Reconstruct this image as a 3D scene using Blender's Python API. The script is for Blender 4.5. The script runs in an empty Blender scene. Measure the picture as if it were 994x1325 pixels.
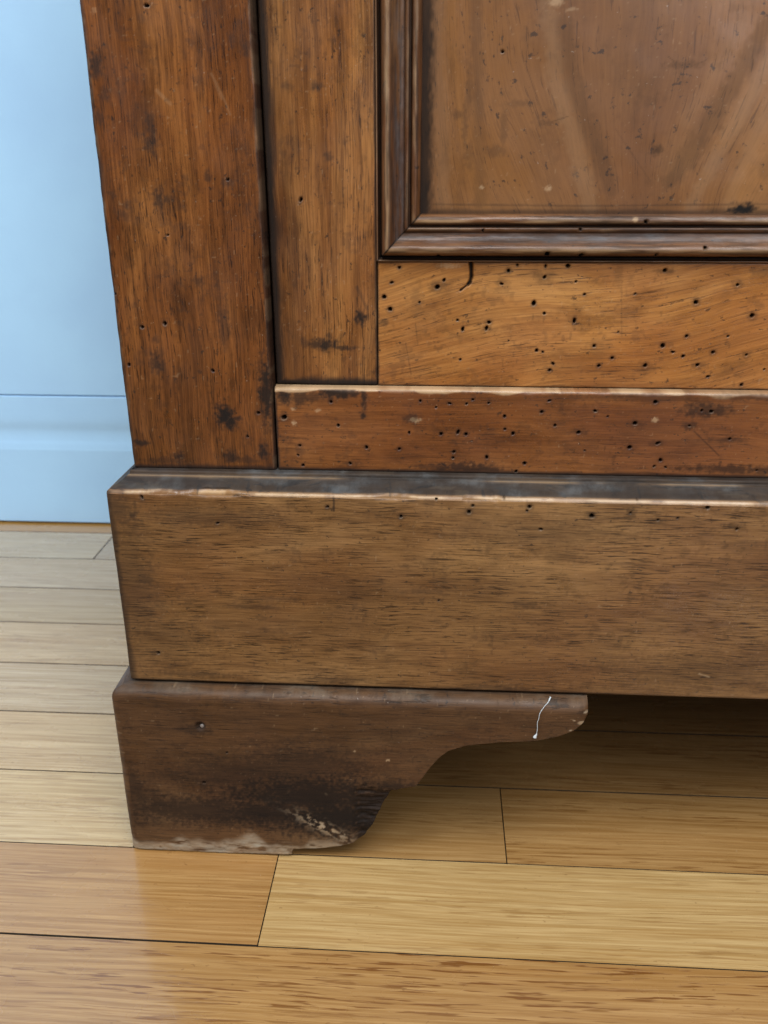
import bpy, math, random
import numpy as np
from mathutils import Matrix

# ------------------------------------------------------------------ camera
W0, H0 = 994.0, 1325.0
F_PX, PITCH, YAW, ROLL = 1129.2, 0.388583, -0.0625658, -0.00347193
CAM = np.array([0.0, -0.3815, 0.37])
cp, sp, cy_, sy_ = math.cos(PITCH), math.sin(PITCH), math.cos(YAW), math.sin(YAW)
FW = np.array([sy_ * cp, cy_ * cp, -sp]); RT = np.array([cy_, -sy_, 0.0]); UP = np.cross(RT, FW)
R2 = math.cos(ROLL) * RT + math.sin(ROLL) * UP
U2 = -math.sin(ROLL) * RT + math.cos(ROLL) * UP

scene = bpy.context.scene
col = scene.collection
cd = bpy.data.cameras.new("camera"); cam = bpy.data.objects.new("camera", cd); col.objects.link(cam)
M3 = np.stack([R2, U2, -FW], axis=1)
M = Matrix([[*M3[0], CAM[0]], [*M3[1], CAM[1]], [*M3[2], CAM[2]], [0, 0, 0, 1]])
cam.matrix_world = M
cd.sensor_fit = 'VERTICAL'; cd.sensor_height = 24.0; cd.lens = 24.0 * F_PX / H0
cd.clip_start = 0.01; cd.clip_end = 50
cd.dof.use_dof = True; cd.dof.focus_distance = 0.42; cd.dof.aperture_fstop = 10.0
scene.camera = cam

# ------------------------------------------------------------------ light
world = bpy.data.worlds.new("World"); scene.world = world; world.use_nodes = True
bg = world.node_tree.nodes["Background"]
bg.inputs[0].default_value = (0.88, 0.94, 1.0, 1); bg.inputs[1].default_value = 0.08

def area(name, loc, target, sx, sy, power, color):
    l = bpy.data.lights.new(name, 'AREA'); l.shape = 'RECTANGLE'; l.size = sx; l.size_y = sy
    l.energy = power; l.color = color
    o = bpy.data.objects.new(name, l); col.objects.link(o)
    d = np.array(target, float) - np.array(loc, float); d /= np.linalg.norm(d)
    z = -d; x = np.cross([0, 0, 1.0], z); x /= np.linalg.norm(x); y = np.cross(z, x)
    o.matrix_world = Matrix([[x[0], y[0], z[0], loc[0]], [x[1], y[1], z[1], loc[1]], [x[2], y[2], z[2], loc[2]], [0, 0, 0, 1]])
    return o

area("window_light", (0.9, -1.75, 1.85), (0.1, 0, 0.35), 1.0, 0.8, 17, (0.97, 0.98, 1.0))
area("panel_sheen_light", (0.9, -2.3, 0.95), (0.1, 0, 0.40), 0.6, 0.5, 8, (0.84, 0.88, 1.0))  # unseen lamp added to lay a sheen on the panel
area("high_window_light", (0.3, -0.85, 2.1), (0.0, 0.05, 0.2), 1.4, 1.1, 42, (0.97, 0.98, 1.0))
area("wall_fill_light", (-1.8, -0.75, 1.8), (-0.5, 0.45, 0.2), 1.0, 1.0, 44, (0.90, 0.95, 1.0))  # lamp added out of view to brighten the wall at left

scene.view_settings.view_transform = 'Standard'; scene.view_settings.look = 'None'
scene.view_settings.gamma = 1.0; scene.view_settings.use_curve_mapping = False
scene.view_settings.exposure = 0.0
scene.cycles.max_bounces = 8

# ------------------------------------------------------------------ helpers
def ray(px, py):
    return FW + (px - W0 / 2) / F_PX * R2 - (py - H0 / 2) / F_PX * U2

def at(px, py, Y):                      # photo pixel -> (x, z) on the upright plane y = Y
    d = ray(px, py); k = (Y - CAM[1]) / d[1]
    return CAM[0] + d[0] * k, CAM[2] + d[2] * k

def floor_at(px, py, z=0.0):
    d = ray(px, py); k = (z - CAM[2]) / d[2]
    return CAM[0] + d[0] * k, CAM[1] + d[1] * k

def hsh(i, j, seed):
    h = (i.astype(np.int64) * 374761393 + j.astype(np.int64) * 668265263 + seed * 1442695041) & 0xFFFFFFFF
    h = ((h ^ (h >> 13)) * 1274126177) & 0xFFFFFFFF
    h = (h ^ (h >> 16)) & 0xFFFFFF
    return h / float(0xFFFFFF)

def vnoise(x, y, seed=0):
    x, y = np.broadcast_arrays(np.asarray(x, float), np.asarray(y, float))
    i, j = np.floor(x), np.floor(y); fx, fy = x - i, y - j
    fx = fx * fx * (3 - 2 * fx); fy = fy * fy * (3 - 2 * fy)
    a, b = hsh(i, j, seed), hsh(i + 1, j, seed); c, d = hsh(i, j + 1, seed), hsh(i + 1, j + 1, seed)
    return (a * (1 - fx) + b * fx) * (1 - fy) + (c * (1 - fx) + d * fx) * fy

def fbm(x, y, seed=0, oct=4):
    s = 0; a = 0.5; t = 0
    for k in range(oct):
        s = s + a * vnoise(np.asarray(x) * 2 ** k, np.asarray(y) * 2 ** k, seed + 17 * k); t += a; a *= 0.5
    return s / t

def sstep(a, b, v):
    t = np.clip((v - a) / (b - a), 0, 1); return t * t * (3 - 2 * t)

def samples(a, b, f0, f1, fine, coarse=0.02):
    """sample positions a..b: fine between f0 and f1, coarse outside"""
    out = []
    f0, f1 = max(a, f0), min(b, f1)
    if f0 > a: out += list(np.linspace(a, f0, max(2, int((f0 - a) / coarse) + 1))[:-1])
    out += list(np.linspace(f0, f1, max(2, int((f1 - f0) / fine) + 1)))
    if f1 < b: out += list(np.linspace(f1, b, max(2, int((b - f1) / coarse) + 1))[1:])
    return np.array(out)

def link(name, mesh, mats, parent=None):
    o = bpy.data.objects.new(name, mesh); col.objects.link(o)
    for m in (mats if isinstance(mats, (list, tuple)) else [mats]):
        mesh.materials.append(m)
    if parent: o.parent = parent
    return o

def raw_mesh(name, verts, quads, ngons=(), gc=None, marks=None, smooth=True):
    me = bpy.data.meshes.new(name)
    nv = len(verts); nq = len(quads)
    tot = nq * 4 + sum(len(n) for n in ngons)
    me.vertices.add(nv); me.vertices.foreach_set("co", np.asarray(verts, np.float32).ravel())
    me.loops.add(tot); me.polygons.add(nq + len(ngons))
    lv = np.concatenate([np.asarray(quads, np.int32).ravel()] + [np.asarray(n, np.int32) for n in ngons]) if tot else np.array([], np.int32)
    me.loops.foreach_set("vertex_index", lv)
    ls = np.concatenate([np.arange(nq) * 4, nq * 4 + np.cumsum([0] + [len(n) for n in ngons])[:-1]]).astype(np.int32) if nq + len(ngons) else []
    me.polygons.foreach_set("loop_start", ls)
    if gc is not None:
        a = me.attributes.new("gc", 'FLOAT_VECTOR', 'POINT'); a.data.foreach_set("vector", np.asarray(gc, np.float32).ravel())
    if marks is not None:
        a = me.attributes.new("marks", 'FLOAT_COLOR', 'POINT'); a.data.foreach_set("color", np.asarray(marks, np.float32).ravel())
    me.update(calc_edges=True)
    me.validate()
    sm = np.zeros(len(me.polygons), bool); sm[:nq] = smooth
    me.polygons.foreach_set("use_smooth", sm)
    return me

def grid_quads(n, m, base=0, flip=False):
    idx = base + np.arange(n * m).reshape(n, m)
    q = np.stack([idx[:-1, :-1], idx[1:, :-1], idx[1:, 1:], idx[:-1, 1:]], -1).reshape(-1, 4)
    return q[:, ::-1] if flip else q

# ---- marks (worm holes, stains, scratches), given where the photograph shows them, on a plane y = Y
class Marks:
    def __init__(self, Y):
        self.Y = Y; self.holes = []; self.stains = []; self.lines = []; self.light = []
    def holes_px(self, pts, o=(0, 0), s=1.0, r=0.00082, ring=0.5):
        for p in pts:
            x, z = at(o[0] + p[0] / s, o[1] + p[1] / s, self.Y)
            rr = r * (p[2] if len(p) > 2 else random.uniform(0.5, 1.1)); self.holes.append((x, z, rr, ring))
        return self
    def stain_px(self, pts, o=(0, 0), s=1.0):
        for (px, py, wx, wz, k) in pts:           # half sizes in photo pixels, strength
            x, z = at(o[0] + px / s, o[1] + py / s, self.Y)
            self.stains.append((x, z, wx * 0.0004, wz * 0.0004, k))
        return self
    def line_px(self, pts, w, k, depth=0.0, o=(0, 0), s=1.0, lightk=0.0):
        self.lines.append(([at(o[0] + a / s, o[1] + b / s, self.Y) for a, b in pts], w, k, depth, lightk)); return self
    def light_px(self, pts, o=(0, 0), s=1.0):
        for (px, py, wx, wz, k) in pts:
            x, z = at(o[0] + px / s, o[1] + py / s, self.Y)
            self.light.append((x, z, wx * 0.0004, wz * 0.0004, k))
        return self
    def evaluate(self, X, Z):
        """X, Z arrays -> depth (into the wood), marks rgba"""
        D = np.zeros(X.shape); K = np.zeros(X.shape + (4,))
        wx = X + (fbm(X * 900, Z * 900, 5) - .5) * 0.0012; wz = Z + (fbm(X * 900, Z * 900, 9) - .5) * 0.0012
        def win(x, z, r):
            return (np.abs(X - x) < r) & (np.abs(Z - z) < r)
        for x, z, r, ring in self.holes:
            m = win(x, z, r * 4.5)
            if not m.any(): continue
            aa = random.uniform(0, 3.14); ca, sa = math.cos(aa), math.sin(aa); el = random.choice([1.0, 1.05, 1.15, 1.5])
            ux, uz = X[m] - x, Z[m] - z
            d = np.hypot((ux * ca + uz * sa) * el, (uz * ca - ux * sa) / math.sqrt(el)) + (vnoise(X[m] * 1100, Z[m] * 1100, 3) - .5) * r * .35
            D[m] = np.maximum(D[m], 0.0026 * (1 - sstep(r * .72, r * 1.12, d)))
            rim = np.exp(-((d - r * 1.25) / (r * .28)) ** 2) * (uz < r * .2) * random.choice([0, 0, .12, .3])
            K[m, 1] = np.maximum(K[m, 1], rim)
            K[m, 3] = np.maximum(K[m, 3], 1 - sstep(r * .75, r * 1.15, d))
            K[m, 0] = np.maximum(K[m, 0], ring * (1 - sstep(r, r * random.uniform(2.0, 4.0), d)))
        for x, z, a, b, k in self.stains:
            m = win(x, z, 3 * max(a, b))
            if not m.any(): continue
            d = np.hypot((wx[m] - x) / a, (wz[m] - z) / b)
            n = fbm(X[m] * 700, Z[m] * 700, 31, 3)
            v = k * (1 - sstep(.35, 1.5, d + (n - .5) * 1.3))
            K[m, 0] = np.maximum(K[m, 0], v)
        for x, z, a, b, k in self.light:
            m = win(x, z, 3 * max(a, b))
            if not m.any(): continue
            d = np.hypot((wx[m] - x) / a, (wz[m] - z) / b)
            n = fbm(X[m] * 1300, Z[m] * 1300, 41, 3)
            K[m, 1] = np.maximum(K[m, 1], k * (1 - sstep(.4, 1.4, d + (n - .5) * 1.4)))
        for pts, w, k, depth, lk in self.lines:
            P = np.array(pts)
            m = (X > P[:, 0].min() - 4 * w) & (X < P[:, 0].max() + 4 * w) & (Z > P[:, 1].min() - 4 * w) & (Z < P[:, 1].max() + 4 * w)
            if not m.any(): continue
            d = np.full(m.sum(), 9.0)
            for a, b in zip(P[:-1], P[1:]):
                ab = b - a; t = np.clip(((X[m] - a[0]) * ab[0] + (Z[m] - a[1]) * ab[1]) / (ab @ ab), 0, 1)
                d = np.minimum(d, np.hypot(X[m] - a[0] - t * ab[0], Z[m] - a[1] - t * ab[1]))
            f = 1 - sstep(.25, 1.15, d / w + (fbm(X[m] * 420, Z[m] * 420, 61, 3) - .5) * .8)
            K[m, 0] = np.maximum(K[m, 0], k * f); D[m] = np.maximum(D[m], depth * f)
            K[m, 1] = np.maximum(K[m, 1], lk * f)
        return D, K

def wear(X, Z, K, seed, dark=0.25, spots=1.0):
    """general grime specks and blotches with irregular outlines"""
    n = fbm(X * 120, Z * 120, seed, 4); n2 = fbm(X * 480, Z * 480, seed + 3, 3)
    v = dark * sstep(.58, .75, n) * sstep(.40, .62, n2)
    K[..., 0] = np.maximum(K[..., 0], v)
    sp_ = sstep(.78, .86, vnoise(X * 620, Z * 620, seed + 8)) * sstep(.5, .62, fbm(X * 60, Z * 60, seed + 11, 3)) * .25 * spots
    K[..., 0] = np.maximum(K[..., 0], sp_)
    tin = sstep(.93, .97, vnoise(X * 800, Z * 800, seed + 21)) * .35
    K[..., 1] = np.maximum(K[..., 1], tin * .5)
    return K

def board(name, x0, x1, z0, z1, Y, depth, mat, parent, marks=None, fx=(-9, 9), fz=(-9, 9), fine=0.0005,
          rnd=(.001, .001, .001, .001), grain='z', seed=0, gcf=None, dirt=None, extra=None, wave=0.0):
    """A board standing upright: relief front (holes, dents, worn rounded edges), straight sides and back."""
    xs = samples(x0, x1, *fx, fine); zs = samples(z0, z1, *fz, fine)
    X, Z = np.meshgrid(xs, zs, indexing='ij')
    D, K = marks.evaluate(X, Z) if marks else (np.zeros(X.shape), np.zeros(X.shape + (4,)))
    wear(X, Z, K, seed, *((.25, 1.0) if name != 'panel' else (.12, .25)))
    for e, (dist, s) in enumerate(((X - x0, Z), (x1 - X, Z), (Z - z0, X), (z1 - Z, X))):
        r = rnd[e]
        if r <= 0: continue
        rv = r * (0.55 + 0.9 * fbm(s * 90, s * 0 + e, seed + 50 + e, 4))
        dd = np.clip(rv - dist, 0, rv)
        D = D + (rv - np.sqrt(np.maximum(rv ** 2 - dd ** 2, 0))) * .98
        f = (1 - sstep(.1, 1.3, dist / rv)) * sstep(.45, .6, fbm(s * 160, dist * 300, seed + 70 + e, 3))
        K[..., 1] = np.maximum(K[..., 1], .35 * f)
    D = D + (fbm(X * 35, Z * 35, seed + 90, 3) - .5) * 0.0005
    if wave: D = D + (fbm(X * 14, Z * 14, seed + 95, 2) - .5) * wave
    if dirt is not None: dirt(X, Z, K)
    if extra is not None: D = D + extra(X, Z, K)
    V = np.stack([X, Y + D, Z], -1)
    n, m = X.shape
    f = gcf(X, Z) if gcf else ((Z, X) if grain == 'z' else (X, Z))
    G = np.stack([f[0] + seed * 3.1, f[1] + seed * 1.7, D * 0 + seed * .37], -1)
    idx = np.arange(n * m).reshape(n, m)
    loop = np.concatenate([idx[:-1, 0], idx[-1, :-1], idx[1:, -1][::-1], idx[0, 1:][::-1]])
    Vr = V.reshape(-1, 3); Gr = G.reshape(-1, 3); Kr = K.reshape(-1, 4)
    Vb = Vr[loop].copy(); Vb[:, 1] = Y + depth
    Gb = Gr[loop].copy(); Gb[:, 2] += depth
    b0 = n * m; L = len(loop); k = np.arange(L); k2 = (k + 1) % L
    side = np.stack([loop[k], b0 + k, b0 + k2, loop[k2]], -1)
    Kb = Kr[loop].copy(); Kb[:, 0] = np.maximum(Kb[:, 0], .5)
    me = raw_mesh(name, np.concatenate([Vr, Vb]), np.concatenate([grid_quads(n, m), side]), [b0 + np.arange(L)],
                  np.concatenate([Gr, Gb]), np.concatenate([Kr, Kb]))
    # sharp where the sides leave the front: flat shade them
    sm = np.zeros(len(me.polygons), bool); sm[:(n - 1) * (m - 1)] = True
    me.polygons.foreach_set("use_smooth", sm)
    return link(name, me, mat, parent)

def boxy(name, lo, hi, mat, parent=None, grain='x', seed=0, bev=0.0):
    """plain bevelled box with grain coordinates"""
    (x0, y0, z0), (x1, y1, z1) = lo, hi; b = bev
    if b <= 0:
        v = np.array([(x, y, z) for x in (x0, x1) for y in (y0, y1) for z in (z0, z1)])
        q = [(0, 1, 3, 2), (4, 6, 7, 5), (0, 4, 5, 1), (2, 3, 7, 6), (0, 2, 6, 4), (1, 5, 7, 3)]
    else:                                   # only the upper edges are eased
        v = np.array([(x0, y0, z0), (x1, y0, z0), (x1, y1, z0), (x0, y1, z0),
                      (x0, y0, z1 - b), (x1, y0, z1 - b), (x1, y1, z1 - b), (x0, y1, z1 - b),
                      (x0 + b, y0 + b, z1), (x1 - b, y0 + b, z1), (x1 - b, y1 - b, z1), (x0 + b, y1 - b, z1)])
        q = [(3, 2, 1, 0), (8, 9, 10, 11)]
        for a in (0, 4):
            for i in range(4):
                j = (i + 1) % 4; q.append((a + i, a + j, a + 4 + j, a + 4 + i))
    if grain == 'x': g = v.copy()
    elif grain == 'z': g = v[:, [2, 0, 1]]
    else: g = v[:, [1, 0, 2]]
    g = g + np.array([seed * 3.1, seed * 1.7, seed * .37])
    me = raw_mesh(name, v, q, (), g, np.zeros((len(v), 4)), smooth=False)
    return link(name, me, mat, parent)

# ------------------------------------------------------------------ materials
class NT:
    def __init__(self, name):
        self.m = bpy.data.materials.new(name); self.m.use_nodes = True
        self.t = self.m.node_tree; self.b = self.t.nodes["Principled BSDF"]
    def n(self, typ, **kw):
        o = self.t.nodes.new(typ)
        for k, v in kw.items(): setattr(o, k, v)
        return o
    def l(self, a, b): self.t.links.new(a, b)
    def setin(self, sock, v):
        if hasattr(v, 'is_linked') or hasattr(v, 'links'): self.l(v, sock)
        else: sock.default_value = v
    def math(self, op, a, b=None, clamp=False):
        o = self.n('ShaderNodeMath', operation=op, use_clamp=clamp)
        self.setin(o.inputs[0], a)
        if b is not None: self.setin(o.inputs[1], b)
        return o.outputs[0]
    def noise(self, vec, scale, detail=2.0, rough=0.5, dist=0.0):
        mp = self.n('ShaderNodeMapping'); mp.inputs['Scale'].default_value = scale
        self.l(vec, mp.inputs['Vector'])
        o = self.n('ShaderNodeTexNoise'); o.inputs['Scale'].default_value = 1.0
        o.inputs['Detail'].default_value = detail; o.inputs['Roughness'].default_value = rough
        o.inputs['Distortion'].default_value = dist
        self.l(mp.outputs[0], o.inputs['Vector'])
        return o.outputs['Fac']
    def remap(self, v, a, b, c=0.0, d=1.0):
        o = self.n('ShaderNodeMapRange', interpolation_type='SMOOTHSTEP'); self.l(v, o.inputs[0])
        for i, k in enumerate((a, b, c, d)): o.inputs[i + 1].default_value = k
        return o.outputs[0]
    def mix(self, fac, a, b, mode='MIX'):
        o = self.n('ShaderNodeMix', data_type='RGBA', blend_type=mode, clamp_factor=True)
        self.setin(o.inputs[0], fac)
        self.setin(o.inputs[6], a if not isinstance(a, tuple) else (*a[:3], 1))
        self.setin(o.inputs[7], b if not isinstance(b, tuple) else (*b[:3], 1))
        return o.outputs[2]

def mix3(a, b, t): return tuple(p * (1 - t) + q * t for p, q in zip(a, b))

def wood(name, dark, mid, light, pore=(85, 950), pore_k=.55, pore_t=(.565, .635), fig=(7, 75), rough=.33, coat=.06,
         blotch=.35, red=(.20, .07, .025), bump=.16, streak=.45, stainc=(.012, .010, .009), dust_sheen_c=(.30, .33, .34), dust=0.0, fibre=.22, spec=.42):
    N = NT(name)
    gc = N.n('ShaderNodeAttribute', attribute_name='gc').outputs['Vector']
    mk = N.n('ShaderNodeAttribute', attribute_name='marks')
    # slight wander of the fibres
    wob = N.n('ShaderNodeTexNoise'); wob.inputs['Scale'].default_value = 18; wob.inputs['Detail'].default_value = 2
    N.l(gc, wob.inputs['Vector'])
    sub = N.n('ShaderNodeVectorMath', operation='SUBTRACT'); N.l(wob.outputs['Color'], sub.inputs[0]); sub.inputs[1].default_value = (.5, .5, .5)
    sc_ = N.n('ShaderNodeVectorMath', operation='MULTIPLY'); N.l(sub.outputs[0], sc_.inputs[0]); sc_.inputs[1].default_value = (.0, .005, .0)
    ad = N.n('ShaderNodeVectorMath', operation='ADD'); N.l(gc, ad.inputs[0]); N.l(sc_.outputs[0], ad.inputs[1])
    P = ad.outputs[0]
    t1 = N.noise(P, (fig[0], fig[1] * .5, 3), 5, .6, .3)                 # broad tone of the timber
    c = N.mix(N.remap(t1, .36, .62), mix3(dark, mid, .45), mid)
    t2 = N.noise(P, (fig[0] * .7, fig[1] * .35, 2), 5, .62, .5)
    c = N.mix(N.math('MULTIPLY', N.remap(t2, .47, .68), .75), c, light)
    b1 = N.noise(gc, (9, 16, 5), 5, .6)
    c = N.mix(N.math('MULTIPLY', N.remap(b1, .45, .66), blotch), c, red)
    f1 = N.noise(P, (fig[0] * 2.6, fig[1] * 4.5, 3), 5, .62)             # growth streaks
    c = N.mix(N.remap(f1, .56, .36, 0, streak), c, dark)
    b2 = N.noise(gc, (34, 60, 5), 6, .68)                                # rubbed-in dirt
    c = N.mix(N.math('MULTIPLY', N.remap(b2, .50, .72), blotch * 1.0), c, (dark[0] * .45, dark[1] * .45, dark[2] * .5))
    fb = N.noise(P, (45, 1500, 20), 3, .6)
    c = N.mix(N.remap(fb, .56, .36, 0, fibre * 1.1), c, (dark[0] * .45, dark[1] * .42, dark[2] * .42))
    c = N.mix(N.remap(fb, .52, .72, 0, fibre * .6), c, (min(1, light[0] * 1.2), light[1] * 1.2, light[2] * 1.2))
    p1 = N.noise(P, (pore[0], pore[1], 30), 3, .62)
    dens = N.remap(N.noise(gc, (22, 50, 4), 4, .6), .36, .60, .25, 1.0)
    pf = N.math('MULTIPLY', N.remap(p1, *pore_t), dens)
    c = N.mix(N.math('MULTIPLY', pf, pore_k), c, (dark[0] * .16, dark[1] * .14, dark[2] * .16))
    # rubbed-in specks and hair scratches
    spk = N.noise(gc, (300, 420, 60), 4, .65)
    c = N.mix(N.remap(spk, .61, .70, 0, .7), c, (.016, .012, .010))
    lsp = N.noise(gc, (700, 900, 60), 1.5, .6)
    c = N.mix(N.remap(lsp, .755, .80, 0, .4), c, (.42, .36, .30))
    seps = N.n('ShaderNodeSeparateColor'); N.l(mk.outputs['Color'], seps.inputs[0])
    S, L, B = seps.outputs[0], seps.outputs[1], seps.outputs[2]; Hh = mk.outputs['Alpha']
    c = N.mix(L, c, (.50, .34, .19))
    c = N.mix(S, c, stainc)
    dn = N.remap(N.noise(gc, (60, 160, 30), 5, .7), .40, .68, .25, 1.0)
    dfac = N.math('MULTIPLY', B, dn)
    if dust > 0:
        dfac = N.math('ADD', dfac, N.remap(N.noise(gc, (40, 90, 30), 5, .7), .45, .75, 0, dust), clamp=True)
    c = N.mix(dfac, c, dust_sheen_c)
    c = N.mix(Hh, c, (.006, .004, .003))
    N.l(c, N.b.inputs['Base Color'])
    rv = N.remap(N.noise(gc, (28, 40, 10), 5, .65), .3, .7, rough - .08, rough + .14)
    rv = N.math('ADD', rv, N.math('MULTIPLY', N.math('MAXIMUM', dfac, S), .28)); rv = N.math('ADD', rv, N.math('MULTIPLY', Hh, .5), clamp=True)
    N.l(rv, N.b.inputs['Roughness'])
    sp2 = N.math('SUBTRACT', spec, N.math('MULTIPLY', N.math('MAXIMUM', Hh, N.math('MULTIPLY', S, .65)), spec)); N.l(sp2, N.b.inputs['Specular IOR Level'])
    N.l(N.math('MULTIPLY', N.math('SUBTRACT', 1.0, N.math('MAXIMUM', S, Hh)), coat), N.b.inputs['Coat Weight']); N.b.inputs['Coat Roughness'].default_value = .22
    bmp = N.n('ShaderNodeBump'); bmp.inputs['Strength'].default_value = bump; bmp.inputs['Distance'].default_value = .0006
    hgt = N.math('SUBTRACT', N.math('MULTIPLY', fb, .35), pf); hgt = N.math('ADD', hgt, N.math('MULTIPLY', spk, -.6))
    N.l(hgt, bmp.inputs['Height']); N.l(bmp.outputs[0], N.b.inputs['Normal'])
    return N.m

M_post = wood("walnut_post", (.048, .016, .0050), (.195, .066, .0155), (.32, .128, .033), pore=(95, 1500), pore_k=.75, blotch=.50, red=(.120, .033, .0085), fig=(8, 70), streak=.5, fibre=.28)
M_stile = wood("walnut_stile", (.068, .023, .007), (.26, .102, .027), (.43, .205, .062), pore=(90, 1500), pore_k=.70, blotch=.45, red=(.150, .044, .012), fig=(7, 70), fibre=.26)
M_rail = wood("walnut_rail", (.16, .055, .012), (.44, .185, .044), (.60, .310, .095), pore=(75, 1500), pore_k=.62, pore_t=(.575, .64), blotch=.46, red=(.29, .092, .020), fig=(9, 50), streak=.30, fibre=.20)
M_low = wood("walnut_bottom_rail", (.078, .024, .0070), (.235, .084, .022), (.36, .150, .044), pore=(65, 1300), pore_k=.45, pore_t=(.58, .65), blotch=.46, red=(.145, .040, .011), fig=(7, 60), streak=.35, fibre=.18)
M_panel = wood("walnut_panel", (.10, .040, .012), (.225, .098, .029), (.34, .160, .048), pore=(90, 1600), pore_k=.40, pore_t=(.59, .66), blotch=.28, red=(.19, .072, .026), rough=.36, coat=.16, fibre=.10, fig=(3, 30), streak=.16, bump=.06)
M_plinth = wood("walnut_plinth", (.075, .029, .0090), (.235, .120, .042), (.36, .200, .077), pore=(72, 1500), pore_k=.85, pore_t=(.54, .61), blotch=.26, red=(.19, .066, .019), fibre=.28, fig=(7, 40), streak=.36)
M_foot = wood("walnut_foot", (.034, .016, .0075), (.100, .048, .020), (.160, .086, .038), pore=(70, 1200), pore_k=.6, blotch=.38, red=(.092, .036, .014), rough=.42, coat=0.0, spec=.25, bump=.3, dust_sheen_c=(.33, .285, .215), fibre=.25, fig=(9, 40))
M_mould = wood("walnut_moulding", (.050, .020, .008), (.160, .068, .024), (.26, .125, .045), pore=(60, 700), pore_k=.35, blotch=.5, red=(.11, .038, .014), rough=.34, dust_sheen_c=(.15, .19, .22), bump=.15, coat=.06, spec=.42)  # bluish tint here stands in for cool light reflected in the cove
M_case = wood("walnut_carcass", (.055, .024, .010), (.11, .050, .020), (.15, .072, .030), rough=.5)

def oak():
    N = NT("oak_floor")
    gc = N.n('ShaderNodeAttribute', attribute_name='gc').outputs['Vector']
    oi = N.n('ShaderNodeObjectInfo'); base = oi.outputs['Color']; al = oi.outputs['Alpha']
    wob = N.noise(gc, (5, 22, 3), 2, .5)
    w2 = N.n('ShaderNodeCombineXYZ'); N.l(N.math('MULTIPLY', N.math('SUBTRACT', wob, .5), .008), w2.inputs[1])
    ad = N.n('ShaderNodeVectorMath', operation='ADD'); N.l(gc, ad.inputs[0]); N.l(w2.outputs[0], ad.inputs[1]); P = ad.outputs[0]
    f1 = N.noise(P, (9, 520, 3), 6, .66, .25)
    dk = N.mix(1.0, base, (.78, .70, .58), 'MULTIPLY'); lt = N.mix(1.0, base, (1.16, 1.2, 1.28), 'MULTIPLY')
    c = N.mix(N.remap(f1, .32, .68), dk, lt)
    f2 = N.noise(P, (2.0, 80, 3), 5, .6)
    c = N.mix(N.remap(f2, .45, .7, 0, .32), c, N.mix(1.0, base, (.86, .72, .55), 'MULTIPLY'))
    p1 = N.noise(P, (34, 640, 20), 2.5, .58)
    g = N.remap(N.noise(P, (3, 55, 3), 3, .6), .42, .60, .15, 1.0)
    pf = N.math('MULTIPLY', N.math('MULTIPLY', N.remap(p1, .545, .61), g), al)
    c = N.mix(N.math('MULTIPLY', pf, .85), c, N.mix(1.0, base, (.46, .32, .20), 'MULTIPLY'))
    fb = N.noise(P, (45, 1900, 20), 2, .5)
    c = N.mix(N.remap(fb, .6, .35, 0, .22), c, N.mix(1.0, base, (.5, .42, .33), 'MULTIPLY'))
    fl = N.noise(gc, (260, 500, 30), 2, .5)
    c = N.mix(N.remap(fl, .70, .76, 0, .4), c, N.mix(1.0, base, (.35, .25, .18), 'MULTIPLY'))
    ds = N.noise(gc, (900, 900, 60), 1.5, .6)
    c = N.mix(N.remap(ds, .765, .80, 0, .35), c, (.55, .50, .42))
    N.l(c, N.b.inputs['Base Color'])
    N.l(N.remap(N.noise(gc, (14, 20, 8), 4, .6), .3, .7, .20, .34), N.b.inputs['Roughness'])
    N.b.inputs['Coat Weight'].default_value = .75; N.b.inputs['Coat Roughness'].default_value = .10
    N.b.inputs['Coat IOR'].default_value = 1.5
    bmp = N.n('ShaderNodeBump'); bmp.inputs['Strength'].default_value = .12; bmp.inputs['Distance'].default_value = .0008
    h = N.math('SUBTRACT', N.math('MULTIPLY', N.noise(gc, (6, 26, 3), 3, .5), 2.0), pf)
    N.l(h, bmp.inputs['Height']); N.l(bmp.outputs[0], N.b.inputs['Normal']); N.l(bmp.outputs[0], N.b.inputs['Coat Normal'])
    return N.m
M_oak = oak()

def plain(name, c, rough=.5, var=.06, scale=8.0, bump=0.0):
    N = NT(name); tc = N.n('ShaderNodeTexCoord').outputs['Object']
    n = N.noise(tc, (scale,) * 3, 4, .55)
    col_ = N.mix(N.remap(n, .3, .7), tuple(k * (1 - var) for k in c), tuple(min(1, k * (1 + var)) for k in c))
    N.l(col_, N.b.inputs['Base Color']); N.b.inputs['Roughness'].default_value = rough
    if bump:
        b = N.n('ShaderNodeBump'); b.inputs['Strength'].default_value = bump; b.inputs['Distance'].default_value = .001
        N.l(N.noise(tc, (220, 220, 220), 3, .5), b.inputs['Height']); N.l(b.outputs[0], N.b.inputs['Normal'])
    return N.m
M_wall = plain("pale_blue_paint", (.43, .70, .985), .42, .045, 7, .12)
M_joint = plain("dark_joint", (.035, .022, .012), .8, .2, 30)
M_thread = plain("white_thread", (.55, .60, .62), .6, .08, 400)
M_nail = plain("dull_nail", (.20, .17, .15), .28, .2, 900)

# ------------------------------------------------------------------ setting: floor of oak planks, wall with baseboard
def setting(o, label):
    o['kind'] = 'structure'; o['label'] = label; return o

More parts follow.
